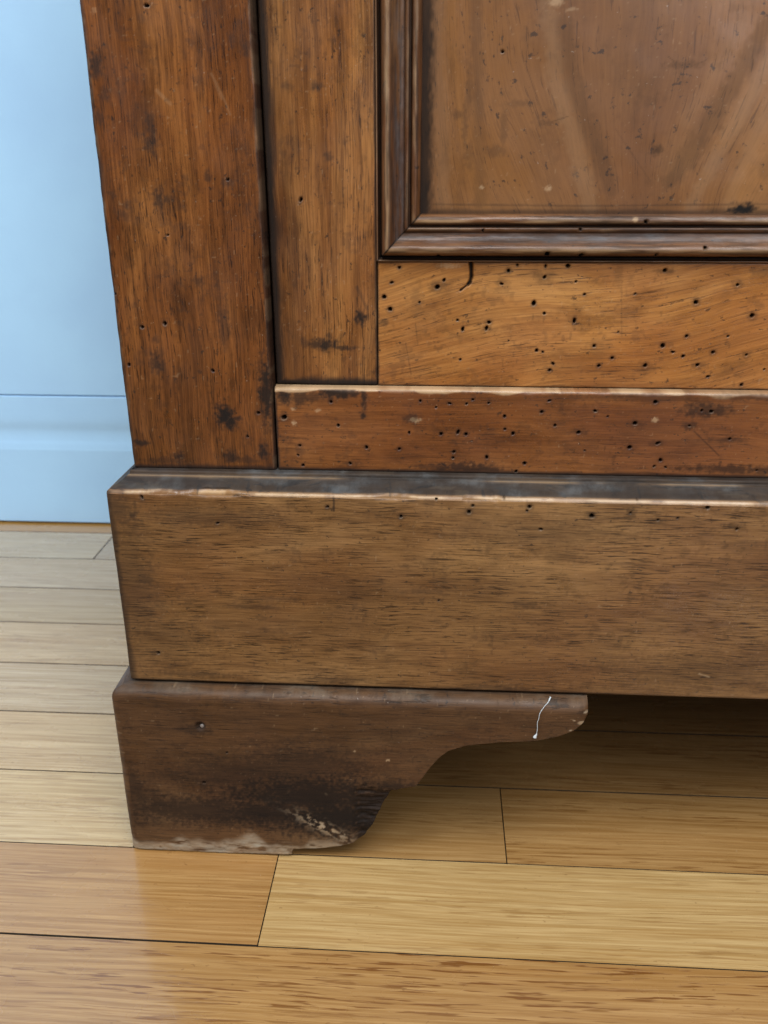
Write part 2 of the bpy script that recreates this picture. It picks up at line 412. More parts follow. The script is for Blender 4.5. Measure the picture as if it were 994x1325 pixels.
WALL_Y = floor_at(70, 677)[1]
BW = 0.0633; J0 = -0.0612
fl_me = raw_mesh("floor", [(-2.6, -1.9, -.008), (2.8, -1.9, -.008), (2.8, WALL_Y + .05, -.008), (-2.6, WALL_Y + .05, -.008)], [(0, 1, 2, 3)], smooth=False)
floor = setting(link("floor", fl_me, M_joint), "oak strip floor of glossy honey and straw planks under the cabinet")
STRAW = (.46, .305, .125); HONEY = (.40, .225, .075); BROWN = (.33, .175, .055); GREY = (.43, .30, .14); ORANGE = (.37, .205, .070)
def plank(x0, x1, y0, y1, c, pore, seed, g=.00032):
    zt = random.uniform(-.00005, .00005)
    o = boxy("plank", (x0 + g, y0 + g, -.0075), (x1 - g, y1 - g, zt), [M_oak, M_joint], floor, 'x', seed)
    for p in list(o.data.polygons)[:5]: p.material_index = 1
    o.color = (*c, pore)
random.seed(7)
rows = {  # row k lies between joints k and k+1; cut positions as the photograph shows them
    -1: ([-1.3, -.62, .42, 1.3], [HONEY, (.365, .205, .070), HONEY], [1, 1.25, 1]),
    0: ([-1.2, -.45, floor_at(346, 1169)[0], .40, 1.2], [GREY, ORANGE, STRAW, HONEY], [.5, .6, .45, .7]),
    1: ([-1.4, -.17, floor_at(652, 1073)[0], .62, 1.3], [(.49, .345, .165), (.35, .205, .076), (.345, .195, .068), HONEY], [.5, .55, .8, .6]),
    2: ([-1.3, -.50, -.16, 1.2], [GREY, (.47, .325, .16), (.30, .17, .062)], [.5, .45, .8]),  # shade under the cabinet put into darker plank colours, here and below
    3: ([-1.2, -.66, -.14, .8, 1.3], [STRAW, (.47, .345, .195), (.30, .17, .062), HONEY], [.5, .5, .7, .6]),
    4: ([-1.3, -.40, -.12, 1.3], [GREY, (.49, .345, .18), BROWN], [.6, .6, .6]),
    5: ([-1.1, -.7, .2, 1.3], [STRAW, (.43, .305, .155), BROWN], [.5, .4, .7]),
    6: ([-1.3, -.55, .3, 1.3], [GREY, (.47, .35, .205), BROWN], [.5, .5, .7]),  # wall's reflection greyed into the left planks' colour, neighbouring rows too
    7: ([-1.3, floor_at(133, 709)[0], .3, 1.3], [(.48, .37, .225), (.42, .32, .20), BROWN], [.5, .5, .7]),
    8: ([-1.2, -.2, .7, 1.3], [(.42, .22, .05), (.42, .22, .05), BROWN], [.5, .5, .5]),
}
for k in range(-19, 10):
    y0 = J0 + BW * k; y1 = min(y0 + BW, WALL_Y + .02)
    if y1 - y0 < .004: continue
    if k in rows: cuts, cs, ps = rows[k]
    else:
        cuts = [-1.3 + random.uniform(-.2, .2)]
        while cuts[-1] < 1.2: cuts.append(cuts[-1] + random.uniform(.45, .95))
        cs = [random.choice([STRAW, HONEY, BROWN, GREY, ORANGE]) for _ in cuts[1:]]; ps = [random.uniform(.4, 1) for _ in cs]
    for i, (a, b) in enumerate(zip(cuts[:-1], cuts[1:])):
        plank(a, b, y0 + random.uniform(-.0001, .0001) + (.0007 if k == 0 and i == 1 else 0), y1, cs[i], ps[i], random.uniform(0, 20), .0006 if k >= 2 else .00032)

zb_top = at(70, 513, WALL_Y)[1]
wall_me = None
boxw = boxy("wall", (-2.6, WALL_Y + .0005, zb_top + .0016), (2.8, WALL_Y + .12, 1.7), M_wall)
wall = setting(boxw, "smooth pale blue painted wall behind the cabinet")
boxy("backing", (-2.6, WALL_Y + .010, .0), (2.8, WALL_Y + .12, zb_top + .0016), M_wall, wall)
# baseboard: swept profile (proud of wall, z)
za = lambda py: at(70, py, WALL_Y)[1]
prof = [(0, .0025), (0, za(582)), (.0003, za(580)), (.0009, za(575)), (.0017, za(570)), (.0022, za(564)), (.0023, za(559)), (.0020, za(555)), (.0015, za(551)), (.0011, za(547)), (.0009, za(543)), (.0008, za(538)), (.0008, zb_top - .0006), (.0016, zb_top)]
def soften(pr, k=5):                       # Catmull-Rom through the profile points
    out = []
    for i in range(len(pr) - 1):
        p0, p1, p2, p3 = (np.array(pr[min(max(i + q, 0), len(pr) - 1)]) for q in (-1, 0, 1, 2))
        for t in np.arange(k) / k:
            out.append(tuple(.5 * (2 * p1 + (p2 - p0) * t + (2 * p0 - 5 * p1 + 4 * p2 - p3) * t ** 2 + (3 * p1 - p0 - 3 * p2 + p3) * t ** 3)))
    return out + [pr[-1]]
prof = prof[:1] + soften(prof[1:-2]) + prof[-2:]
pv = [(x, WALL_Y - .001 + o, z) for x in (-2.6, 2.8) for o, z in prof + [(.02, zb_top), (.02, .0025)]]
n = len(prof) + 2
bq = [(i, i + n, (i + 1) % n + n, (i + 1) % n) for i in range(n)]
link("baseboard", raw_mesh("baseboard", pv, bq, [list(range(n)), list(range(2 * n - 1, n - 1, -1))], smooth=False), M_wall, wall)

# ------------------------------------------------------------------ cabinet
random.seed(11)
YF = 0.0          # foot front
YP = 0.0085       # plinth front
YC = YP + 0.0135  # post and bottom rail front
YD = YC + 0.0065  # door frame front
YPAN = YD + 0.006 # panel front
cab = bpy.data.objects.new("cabinet", None); col.objects.link(cab); cab.empty_display_size = .1
cab['label'] = "old brown walnut cabinet with worm holes, panelled door, plinth and bracket foot"
cab['category'] = "cabinet"
XR = 0.98; ZT = 0.86; DEPTH = WALL_Y - .02 - YC
z_foot = at(300, 886, YP)[1]; z_pl0 = z_foot + .0008
xpl = at(135, 640, YP)[0]; xpl = (xpl + at(170, 878, YP)[0]) / 2
xfoot = at(150, 960, YF)[0]
z_edge = at(300, 638.5, YP)[1]
xc0 = at(136, 300, YC)[0]; xc1 = at(341.5, 300, YC)[0]
z_c0 = at(250, 606, YC)[1]
print('dims', z_foot, xpl, xfoot, z_edge, xc0, xc1, z_c0, WALL_Y, zb_top)

# ---- marks read off the photograph
A1 = dict(o=(80, 0), s=2.367); A2 = dict(o=(450, 200), s=1.827); A3 = dict(o=(100, 400), s=2.161); A4 = dict(o=(300, 440), s=3.823); A5 = dict(o=(120, 560), s=4.97); A6 = dict(o=(440, 0), s=1.794)
mk_post = Marks(YC)
mk_post.holes_px([(260, 17, .95), (325, 720, .55), (162, 900, .7), (510, 550, .65)], **A1).holes_px([(182, 50, .8), (245, 40, 1), (380, 172, .9), (146, 155, .8), (507, 290, .8), (476, 357, .6)], **A3)
mk_post.stain_px([(100, 200, 8, 13, .75), (130, 290, 5, 9, .5), (115, 360, 5, 8, .5), (270, 380, 6, 12, .55), (272, 440, 9, 12, .65), (300, 615, 8, 14, .75), (330, 610, 6, 6, .5), (372, 632, 4, 5, .5),
                  (420, 860, 6, 7, .6), (447, 540, 4, 6, .6), (505, 560, 7, 5, .45), (565, 150, 6, 8, .45), (518, 125, 5, 6, .4), (190, 660, 10, 6, .4), (200, 630, 5, 5, .5), (380, 545, 4, 4, .4)], **A1)
mk_post.stain_px([(222, 150, 8, 13, .75), (412, 300, 11, 14, .97), (428, 318, 10, 9, .9), (445, 305, 7, 4, .8), (176, 373, 11, 4, .8), (282, 410, 8, 6, .75), (430, 412, 12, 8, .75), (520, 398, 6, 11, .85), (345, 175, 3, 3, .5),
                  (528, 230, 9, 40, .9), (410, 40, 8, 30, .45), (218, 85, 5, 4, .5), (470, 420, 20, 5, .5), (250, 425, 30, 5, .5)], **A3)
mk_post.line_px([(458, 225), (480, 270), (500, 310), (516, 350)], .0007, 0, 0, lightk=.12, **A1).line_px([(292, 278), (333, 318)], .0011, 0, 0, lightk=.14, **A1).line_px([(472, 255), (490, 300)], .0010, 0, 0, lightk=.09, **A1)
mk_stile = Marks(YD)
mk_stile.holes_px([(732, 612, 1)], **A1)
mk_stile.stain_px([(778, 262, 7, 5, .6), (820, 480, 5, 5, .5), (690, 265, 6, 5, .4)], **A1).stain_px([(793, 25, 7, 8, .95), (668, 98, 9, 7, .8), (700, 100, 14, 7, .9), (740, 108, 16, 3, .75), (705, 85, 4, 9, .6), (640, 95, 8, 6, .5), (858, 36, 7, 4, .6)], **A3)
mk_stile.line_px([(905, 880), (935, 947)], .0011, .4, 0, **A1)
mk_rail = Marks(YD)
mk_rail.holes_px([(122, 267), (104, 303), (86, 337, 1.1), (100, 366), (212, 313, 1.3), (228, 297), (364, 306), (380, 275), (401, 261), (468, 264), (466, 290), (521, 263), (560, 331), (440, 352, 1.2), (465, 376), (536, 393, 1.2),
                  (260, 392), (272, 413), (334, 397), (328, 411, 1.1), (266, 485, .7), (447, 463, .8), (461, 467), (486, 495, .8), (477, 510, .8), (583, 453, .9), (594, 500, .8), (626, 481, .8), (704, 499), (751, 274, 1.0),
                  (824, 349, 1.1), (957, 381, 1.15), (745, 452), (769, 467, .8), (793, 477, .8), (802, 429, .8), (864, 468), (827, 498), (852, 525, .8), (943, 474), (985, 508), (931, 545), (922, 308, .8), (540, 300, .5), (680, 330, .45), (640, 420, .45), (380, 440, .4), (170, 350, .5), (900, 430, .5)], **A2)
mk_rail.stain_px([(85, 396, 8, 4, .6), (704, 505, 10, 9, .35), (466, 290, 11, 8, .4), (364, 306, 8, 6, .4), (212, 310, 10, 5, .5), (751, 276, 10, 4, .5), (922, 308, 6, 6, .4), (827, 498, 8, 5, .45), (943, 474, 8, 4, .4), (328, 411, 7, 5, .5), (980, 275, 14, 5, .4), (640, 290, 5, 14, .25), (163, 340, 7, 18, .25), (590, 460, 14, 12, .18)], **A2)
mk_rail.line_px([(291, 254), (292, 270), (292, 290), (289, 301)], .0011, 1.0, .0022, **A2).line_px([(290, 299), (284, 308)], .0009, 1.0, .002, **A2).line_px([(284, 308), (275, 315), (267, 321)], .0006, .95, .0012, **A2)
mk_rail.line_px([(137, 445), (150, 520)], .0004, .4, 0, **A2).line_px([(160, 400), (166, 450)], .0004, .35, 0, **A2).line_px([(648, 250), (648, 430)], .0005, .22, 0, **A2)
mk_rail.light_px([(240, 262, 12, 3, .5)], **A2)
mk_low = Marks(YC)
mk_low.holes_px([(209, 598), (172, 583, .7), (241, 589, .8), (281, 590), (296, 580), (334, 588), (478, 582), (459, 609, .8), (586, 607, .9), (371, 620, .8), (490, 641), (546, 658), (391, 660, 1), (372, 650, .7), (221, 661, .9), (261, 657, 1.1),
                 (280, 662, .9), (122, 697), (44, 693), (251, 704), (249, 718, .7), (329, 716, 1), (418, 731), (398, 750), (5, 731), (680, 636), (667, 693), (734, 683), (740, 723), (725, 738), (752, 740), (904, 673), (968, 748), (728, 586), (838, 606), (860, 608), (808, 642, .7), (615, 620, .4), (560, 700, .4)], **A2)
mk_low.holes_px([(258, 384, 1.5), (489, 308, .8), (526, 424, .8), (336, 524, .8), (327, 570, .6), (878, 460, .7), (585, 612, .9), (352, 622, .7)], **A4)
mk_low.stain_px([(850, 605, 28, 9, .72), (904, 674, 14, 5, .5), (680, 636, 9, 5, .4), (546, 657, 12, 4, .4), (734, 684, 10, 4, .4), (280, 742, 42, 7, .80), (220, 740, 30, 4, .6), (330, 745, 22, 5, .75), (900, 745, 60, 6, .7), (985, 748, 20, 7, .6),
                 (490, 640, 10, 4, .25), (667, 693, 8, 4, .35), (808, 642, 9, 5, .6), (700, 575, 100, 5, .35), (950, 575, 50, 4, .5)], **A2)
mk_low.stain_px([(258, 384, 6, 6, .5), (260, 270, 13, 12, .9), (330, 280, 14, 12, .75), (400, 280, 10, 8, .6), (520, 262, 22, 8, .92), (590, 262, 10, 6, .8), (654, 290, 4, 14, .85), (650, 370, 4, 6, .85), (657, 320, 3, 14, .7), (890, 388, 13, 6, .6), (336, 545, 5, 9, .35), (585, 612, 8, 4, .5)], **A4)
mk_low.light_px([(905, 398, 7, 3, .75), (306, 412, 3, 3, .6), (306, 342, 3, 2, .5), (425, 350, 3, 2, .4)], **A4).light_px([(157, 628, 6, 3, .6), (727, 628, 4, 3, .5)], **A2)
mk_low.line_px([(820, 655), (878, 712)], .0005, .55, 0, **A2)
mk_pl = Marks(YP)
mk_pl.holes_px([(370, 813, .9), (296, 830), (287, 845), (430, 833), (424, 843), (126, 856, .9), (457, 886, .8), (577, 855, 1.3), (669, 848), (733, 864, .7), (851, 835), (780, 860, .5), (685, 818, .8), (210, 815, .6), (920, 885, .7)], **A2)
mk_pl.holes_px([(473, 826, .7), (838, 873, .8)], **A4).holes_px([(316, 417, 1), (803, 582, .8)], **A5).holes_px([(205, 845, .9), (568, 777, .5)])
mk_pl.stain_px([(255, 530, 7, 6, .7), (150, 510, 12, 4, .6), (330, 945, 14, 9, .55), (120, 510, 8, 10, .5), (130, 700, 6, 20, .45)], **A5).stain_px([(577, 855, 7, 5, .5), (669, 848, 6, 9, .5), (770, 668, 10, 6, .5) if False else (730, 866, 10, 5, .4), (915, 880, 12, 4, .5)], **A2)
mk_pl.stain_px([(200, 845, 8, 6, .5), (185, 750, 8, 8, .5), (350, 775, 45, 5, .35), (325, 785, 35, 4, .35), (545, 765, 25, 3, .35), (680, 782, 18, 5, .4), (730, 720, 26, 9, .28), (160, 860, 6, 30, .5), (640, 890, 40, 5, .45), (250, 872, 60, 5, .4), (430, 880, 50, 5, .4)])
mk_pl.stain_px([(175, 760, 30, 110, .38), (150, 660, 30, 22, .5), (260, 668, 90, 14, .30), (700, 690, 120, 16, .26), (210, 830, 60, 40, .30), (420, 760, 60, 24, .18), (900, 870, 110, 26, .26)])
mk_pl.line_px([(500, 770), (506, 800), (505, 845)], .0008, .7, 0, **A4)
mk_pl.line_px([(905, 872), (918, 876)], .0006, 0, 0, lightk=.6)
mk_pl.light_px([(378, 365, 9, 4, .8), (90, 410, 3, 4, .6), (490, 378, 3, 2, .5)], **A5)

# ---- posts, frame
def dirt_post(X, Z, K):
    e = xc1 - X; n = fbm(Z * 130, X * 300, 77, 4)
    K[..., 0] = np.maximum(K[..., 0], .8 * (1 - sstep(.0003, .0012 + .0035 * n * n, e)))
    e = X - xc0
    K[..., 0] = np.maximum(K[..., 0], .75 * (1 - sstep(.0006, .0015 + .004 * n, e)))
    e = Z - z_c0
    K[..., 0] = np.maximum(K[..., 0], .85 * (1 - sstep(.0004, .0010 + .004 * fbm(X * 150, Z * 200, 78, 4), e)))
VIEW_X = (-.30, .27); VIEW_Z = (-.01, .46)
post = board("corner_post", xc0, xc1, z_c0, ZT, YC, .045, M_post, cab, mk_post, VIEW_X, VIEW_Z, .00048, (.0022, .0016, .0, .001), 'z', 1, dirt=dirt_post, wave=.0015)

z_low1 = at(600, 505, YC)[1]; x_low0 = at(357.5, 560, YC)[0]
low_l = at(600, 508, YC)[1]
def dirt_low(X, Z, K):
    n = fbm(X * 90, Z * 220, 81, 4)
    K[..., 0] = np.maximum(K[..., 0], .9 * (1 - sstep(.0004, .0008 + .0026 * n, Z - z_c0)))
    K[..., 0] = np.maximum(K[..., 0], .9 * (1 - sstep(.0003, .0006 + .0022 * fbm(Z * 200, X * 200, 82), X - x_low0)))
    # worn, chipped arris along the top: bare pale wood
    e = z_low1 - Z; w = .0010 + .0026 * np.clip(fbm(X * 60, X * 0, 83, 4) - .42, 0, 1) * 2
    pale = (1 - sstep(.6, 1.05, e / w)) * (.18 + .62 * sstep(.38, .58, fbm(X * 55, X * 0 + 3, 84, 4)))
    pale = pale * np.where(X < .115, 1, .6)
    K[..., 1] = np.maximum(K[..., 1], pale); K[..., 0] *= (1 - .8 * sstep(.3, .7, pale))
blow = board("bottom_rail", x_low0, XR - (xc1 - xc0) - .0006, z_c0, z_low1, YC + .0004, .03, M_low, cab, mk_low, VIEW_X, VIEW_Z, .0004, (.0007, .0006, .0, .0018), 'x', 2, dirt=dirt_low)

# ---- door
door = bpy.data.objects.new("door", None); col.objects.link(door); door.parent = cab; door.empty_display_size = .05
xd0 = at(348, 300, YD)[0]; zd0 = at(600, 500.5, YD)[1]
xs1 = at(488, 420, YD)[0]; zr1 = at(700, 339, YD)[1]
DW = .52; zd1 = ZT - .035; SW = xs1 - xd0
def dirt_stile(X, Z, K):
    n = fbm(Z * 100, X * 260, 85, 4)
    K[..., 0] = np.maximum(K[..., 0], .93 * (1 - sstep(.0018, .0036 + .0060 * n, X - xd0)))
    K[..., 0] = np.maximum(K[..., 0], .95 * (1 - sstep(.0014, .0028 + .0055 * fbm(X * 100, Z * 200, 86), Z - zd0)))
    K[..., 0] = np.maximum(K[..., 0], .9 * (1 - sstep(.0002, .0004 + .0018 * n, xs1 - X)))
def g_stile(X, Z):
    return Z, X + .020 * np.exp(-((Z - .25) / .06) ** 2) * (X - xd0 - .02) * 6
board("stile", xd0, xs1, zd0, zd1, YD, .022, M_stile, door, mk_stile, VIEW_X, VIEW_Z, .00048, (.001, .0005, .001, .0), 'z', 3, gcf=g_stile, dirt=dirt_stile, wave=.0006)
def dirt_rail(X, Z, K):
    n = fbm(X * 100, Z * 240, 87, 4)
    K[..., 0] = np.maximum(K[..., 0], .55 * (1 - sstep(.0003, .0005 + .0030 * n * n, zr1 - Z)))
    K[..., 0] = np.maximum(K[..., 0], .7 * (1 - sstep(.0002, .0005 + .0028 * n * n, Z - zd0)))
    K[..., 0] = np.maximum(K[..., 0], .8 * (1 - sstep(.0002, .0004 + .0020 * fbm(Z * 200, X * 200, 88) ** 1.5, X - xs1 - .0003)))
def g_rail(X, Z):
    ang = .22 * np.sin((X + .03) * 17) + .16
    return X + Z * .15, Z - (X * .17 + .0022 * np.sin(X * 34 + 1.0) + .0010 * np.sin(X * 61 + Z * 40))
board("rail", xs1 + .0003, xd0 + DW - SW - .0003, zd0, zr1, YD + .0002, .022, M_rail, door, mk_rail, VIEW_X, VIEW_Z, .0004, (.0004, .0004, .0008, .0006), 'x', 4, gcf=g_rail, dirt=dirt_rail)
board("stile", xd0 + DW - SW, xd0 + DW, zd0, zd1, YD, .022, M_stile, door, None, VIEW_X, VIEW_Z, .004, (.001, .0005, .001, .0), 'z', 5)
board("rail", xs1 + .0003, xd0 + DW - SW - .0003, zd1 - .075, zd1, YD + .0002, .022, M_rail, door, None, VIEW_X, VIEW_Z, .004, (.0004,) * 4, 'x', 6)
# panel with feathered crotch figure
x_in = at(546, 140, YPAN)[0]; z_in = at(760, 276.5, YPAN)[1]
mk_pan = Marks(YPAN)
mk_pan.holes_px([(378, 120, .6)], **A6)
mk_pan.stain_px([(738, 350, 6, 5, .6), (935, 486, 14, 7, 1.0), (925, 490, 18, 4, .9), (275, 265, 8, 5, .35), (360, 350, 12, 6, .3), (300, 360, 6, 14, .3), (380, 300, 4, 18, .3), (480, 285, 14, 3, .3), (800, 150, 18, 4, .3), (870, 290, 9, 9, .28), (290, 300, 3, 30, .35), (300, 210, 4, 30, .3), (420, 240, 14, 3, .25)], **A6)
mk_pan.line_px([(190, 474), (560, 478), (994, 474)], .0006, .35, 0, **A6)
mk_pan.line_px([(760, 130), (800, 160), (850, 140)], .0003, .35, 0, **A6).line_px([(640, 300), (720, 420)], .0003, .25, 0, **A6).line_px([(470, 290), (530, 270)], .0003, .4, 0, **A6).line_px([(420, 120), (470, 260)], .0003, .25, 0, **A6)
mk_pan.light_px([(500, 4, 7, 4, .5), (484, 437, 4, 3, .5), (329, 434, 2, 2, .6), (538, 22, 6, 2, .3)], **A6)
for P_, w_, k_, l_ in (([(480, -20), (500, 180), (548, 340), (580, 478)], .0050, 0, .10), ([(520, 60), (540, 190), (590, 330), (630, 440)], .0050, .28, 0), ([(1010, 120), (900, 320), (815, 478)], .0042, 0, .10),
                       ([(990, 60), (870, 270), (770, 420)], .0055, .32, 0), ([(1040, 160), (960, 330), (900, 470)], .0038, 0, .06), ([(930, 60), (860, 190), (800, 280)], .0040, 0, .04), ([(225, -20), (232, 240), (240, 470)], .0045, 0, .07), ([(315, -20), (325, 470)], .0035, .24, 0), ([(1060, 240), (985, 400)], .0040, .22, 0)):
    mk_pan.line_px(P_, w_, k_, 0, lightk=l_, **A6)
xax = at(880, 200, YPAN)[0]; zax = at(880, 330, YPAN)[1]
def g_panel(X, Z):
    dx = X - xax; h = np.maximum(Z - zax + .02, .004)
    a = dx / (h + .03)
    lean = np.where(dx < 0, .0, 1.0)
    fan = dx * .055 / (h * .55 + .055)
    t = sstep(-.13, -.075, dx)
    across = dx * (1 - t) + fan * t
    across = across + .002 * np.sin(Z * 50 + X * 25)
    return Z * .9 + .3 * np.abs(fan), across * 1.0
def dark_panel_edge(X, Z, K):
    n = fbm(Z * 90, X * 300, 91, 4)  # darker band along the left edge, thinner along the bottom
    e = X - x_in + (fbm(Z * 300, X * 900, 93, 5) - .5) * .0030; K[..., 0] = np.maximum(K[..., 0], (.80 + .17 * n) * (1 - sstep(.0022, .0072, e)))
    K[..., 0] = np.maximum(K[..., 0], .6 * (1 - sstep(.0006, .0012 + .0030 * fbm(X * 90, Z * 200, 92), Z - z_in)))
board("panel", x_in - .004, xd0 + DW - (x_in - xd0) + .004, z_in - .004, zd1 - .095, YPAN, .010, M_panel, door, mk_pan, VIEW_X, VIEW_Z, .0005, (0, 0, 0, 0), 'z', 7, gcf=g_panel, dirt=dark_panel_edge)

# moulding: (distance from its outer edge, height proud of the door frame)
mw_x = x_in - xs1; mw_z = z_in - zr1
MP = np.array([(0, -.004), (0, .0006), (.0006, .0010), (.0009, .0007), (.0011, -.0034), (.0026, -.0034), (.0030, .0004), (.0037, .0032), (.0050, .0052), (.0066, .0060), (.0080, .0056), (.0090, .0047), (.0098, .0036),
               (.0112, .0022), (.0130, .0012), (.0150, .0008), (.0153, .0013), (.0164, .0019), (.0172, .0019), (.0175, .0014), (.0176, -.0008), (.0184, -.0010), (.0187, .0000), (.0195, .0011), (.0208, .0014), (.0222, .0010), (.0232, .0001), (.0238, -.0012), (.0240, -.0030), (.0240, -.0058)])
def mould(name, side):
    """side 'b' bottom, 'l' left, 'r' right, 't' top: mitred members round the panel"""
    p = MP.copy(); seg = [p[0]]
    for a, b in zip(p[:-1], p[1:]):                     # refine
        k = max(1, int(np.hypot(*(b - a)) / .0005))
        for i in range(1, k + 1): seg.append(a + (b - a) * i / k)
    p = np.array(seg)
    L0x, L1x, L0z, L1z = xs1, xd0 + DW - SW, zr1, zd1 - .075
    wid = mw_z if side in 'bt' else mw_x
    d = p[:, 0] / .024 * wid; dx = p[:, 0] / .024 * mw_x; dz = p[:, 0] / .024 * mw_z
    if side in 'bt': s = samples(L0x, L1x, *VIEW_X, .0006)
    else: s = samples(L0z, L1z, .24, .46, .0006)
    S, T = np.meshgrid(s, np.arange(len(p)), indexing='ij')
    if side in 'bt':
        X = np.clip(S, L0x + dx[T], L1x - dx[T]); Z = (L0z + dz[T]) if side == 'b' else (L1z - dz[T])
    else:
        Z = np.clip(S, L0z + dz[T], L1z - dz[T]); X = (L0x + dx[T]) if side == 'l' else (L1x - dx[T])
    sd = dict(b=1, l=2, r=3, t=4)[side] * 10
    wob = (fbm(S * 120, T * .11, sd, 3) - .5) * .0006
    inside = np.where((T > 1) & (T < len(p) - 2), 1, 0)
    Hh = p[T, 1] + wob * inside
    Dm = np.zeros(X.shape); K = np.zeros(X.shape + (4,))
    if side == 'b':
        mk = Marks(YD - .004)
        mk.holes_px([(472, 234, 1.3), (552, 238, 1.1), (214, 240, .8), (729, 236, .8), (553, 178, .8), (708, 160, 1), (844, 220, .8), (320, 180, .5)], **A2)
        mk.light_px([(684, 155, 3, 3, .7), (615, 182, 8, 2, .2)], **A2)
        Dm, K = mk.evaluate(X, Z)
    d2 = p[T, 0]
    e = (X - L0x - dx[T]) if side in 'bt' else (Z - L0z - dz[T])
    K[..., 0] = np.maximum(K[..., 0], .95 * (1 - sstep(.0001, .0008, e + (fbm(S * 0 + 2, d2 * 900, sd + 9, 3) - .5) * .0006)))
    n = fbm(S * 80, d2 * 600, sd + 5, 4)
    cove = np.exp(-((d2 - .0125) / .0026) ** 2)
    K[..., 2] = np.maximum(K[..., 2], cove * sstep(.25, .6, n) * .28)                       # cool light reflected in the hollow, painted blue-grey
    groove = np.exp(-((d2 - .0019) / .0009) ** 2) + np.exp(-((d2 - .0180) / .0007) ** 2) + .7 * np.exp(-((d2 - .0148) / .0006) ** 2)
    K[..., 0] = np.maximum(K[..., 0], np.clip(groove, 0, 1) * (.86 + .14 * n))                # black wax packed in the quirks
    K[..., 0] = np.maximum(K[..., 0], cove * .75 * n)
    K[..., 0] = np.maximum(K[..., 0], .5 * sstep(.48, .68, fbm(S * 45, d2 * 1600, sd + 7, 5)) + .12 * n)
    worn_lit = np.exp(-((d2 - .0062) / .0012) ** 2) + np.exp(-((d2 - .0207) / .0010) ** 2) + .7 * np.exp(-((d2 - .0168) / .0005) ** 2)  # worn beads, with the light they and the ledge catch painted in
    K[..., 1] = np.maximum(K[..., 1], np.clip(worn_lit, 0, 1) * sstep(.35, .7, fbm(S * 45, d2 * 300, sd + 6, 4)) * .55)
    K[..., 1] = np.maximum(K[..., 1], np.exp(-((d2 - .0005) / .0005) ** 2) * .35 * n)  # pale line painted where the outer fillet catches light
    Yv = YD - Hh + Dm
    V = np.stack([X, Yv, Z], -1).reshape(-1, 3)
    al, ac = (X, Z) if side in 'bt' else (Z, X)
    G = np.stack([al + sd, ac + sd * .3, -Hh], -1).reshape(-1, 3)
    q = grid_quads(*X.shape, flip=side in 'lt')
    # back strip closes the member
    nv = len(V); m = X.shape[1]
    me = raw_mesh(name, V, q, (), G, K.reshape(-1, 4))
    return link(name, me, M_mould, door)
for s_ in 'blrt': mould("moulding", s_)

# ---- swept members that turn the corner: plinth and bracket foot
def sweep(name, xl, Y, rc, xr, yb, prof, mat, fine, face=None, zfun=None, marks=None, seed=0, dirt=None, fx=VIEW_X, narc=7, ysmp=None, xsmp=None):
    """prof: list of (o, z, up) outward offset and height; path: left side (from the back), corner arc, front."""
    P = np.array([(a, b) for a, b in prof])
    ys = np.linspace(yb, Y + rc, 24)[:-1] if ysmp is None else ysmp
    th = np.linspace(0, math.pi / 2, narc)
    xs = samples(xl + rc, xr, *fx, fine)[1:] if xsmp is None else xsmp
    path = [('s', y) for y in ys] + [('a', t) for t in th] + [('f', x) for x in xs]
    nS, nT = len(path), len(P)
    X = np.zeros((nS, nT)); Yv = np.zeros((nS, nT)); NX = np.zeros((nS, nT)); NY = np.zeros((nS, nT)); arc = np.zeros(nS)
    o = P[:, 0]
    for i, (k, v) in enumerate(path):
        if k == 's':
            X[i] = xl - o; Yv[i] = np.maximum(v, Y - o); NX[i] = -1; arc[i] = -(v - Y)
        elif k == 'f':
            X[i] = np.maximum(v, xl - o); Yv[i] = Y - o; NY[i] = -1; arc[i] = v - xl
        else:
            rr = rc + o; cx, cyy = xl + rc, Y + rc
            ok = rr > 0
            X[i] = np.where(ok, cx - rr * math.cos(v), xl - o); Yv[i] = np.where(ok, cyy - rr * math.sin(v), Y - o)
            NX[i] = -math.cos(v); NY[i] = -math.sin(v); arc[i] = 0
    Z = np.repeat(P[None, :, 1], nS, 0)
    if zfun is not None: Z = zfun(path, Z, P)
    front = np.array([k == 'f' for k, v in path])
    D = np.zeros((nS, nT)); K = np.zeros((nS, nT, 4))
    if marks is not None:
        d, k_ = marks.evaluate(X, Z); d[~front] = 0; k_[~front] *= .4
        fm = face[None, :]
        D += d * fm; K += k_ * np.maximum(fm, .6)[..., None]
    S = np.repeat(arc[:, None], nT, 1)
    wear(S, Z, K, seed)
    D += (fbm(S * 35, Z * 35, seed + 5, 3) - .5) * .0006 * face[None, :]
    if dirt is not None: D = dirt(S, Z, X, K, D, P, front)
    X = X - NX * D; Yv = Yv - NY * D
    V = np.stack([X, Yv, Z], -1).reshape(-1, 3)
    G = np.stack([S + seed * 3.1, Z + seed * 1.7 + o[None, :] * .5, o[None, :] + 0 * S], -1).reshape(-1, 3)
    q = grid_quads(nS, nT)
    idx = np.arange(nS * nT).reshape(nS, nT)
    close = np.stack([idx[:-1, -1], idx[1:, -1], idx[1:, 0], idx[:-1, 0]], -1)
    me = raw_mesh(name, V, np.concatenate([q, close]), [idx[0, :].tolist(), idx[-1, ::-1].tolist()], G, K.reshape(-1, 4))
    return link(name, me, mat, cab)

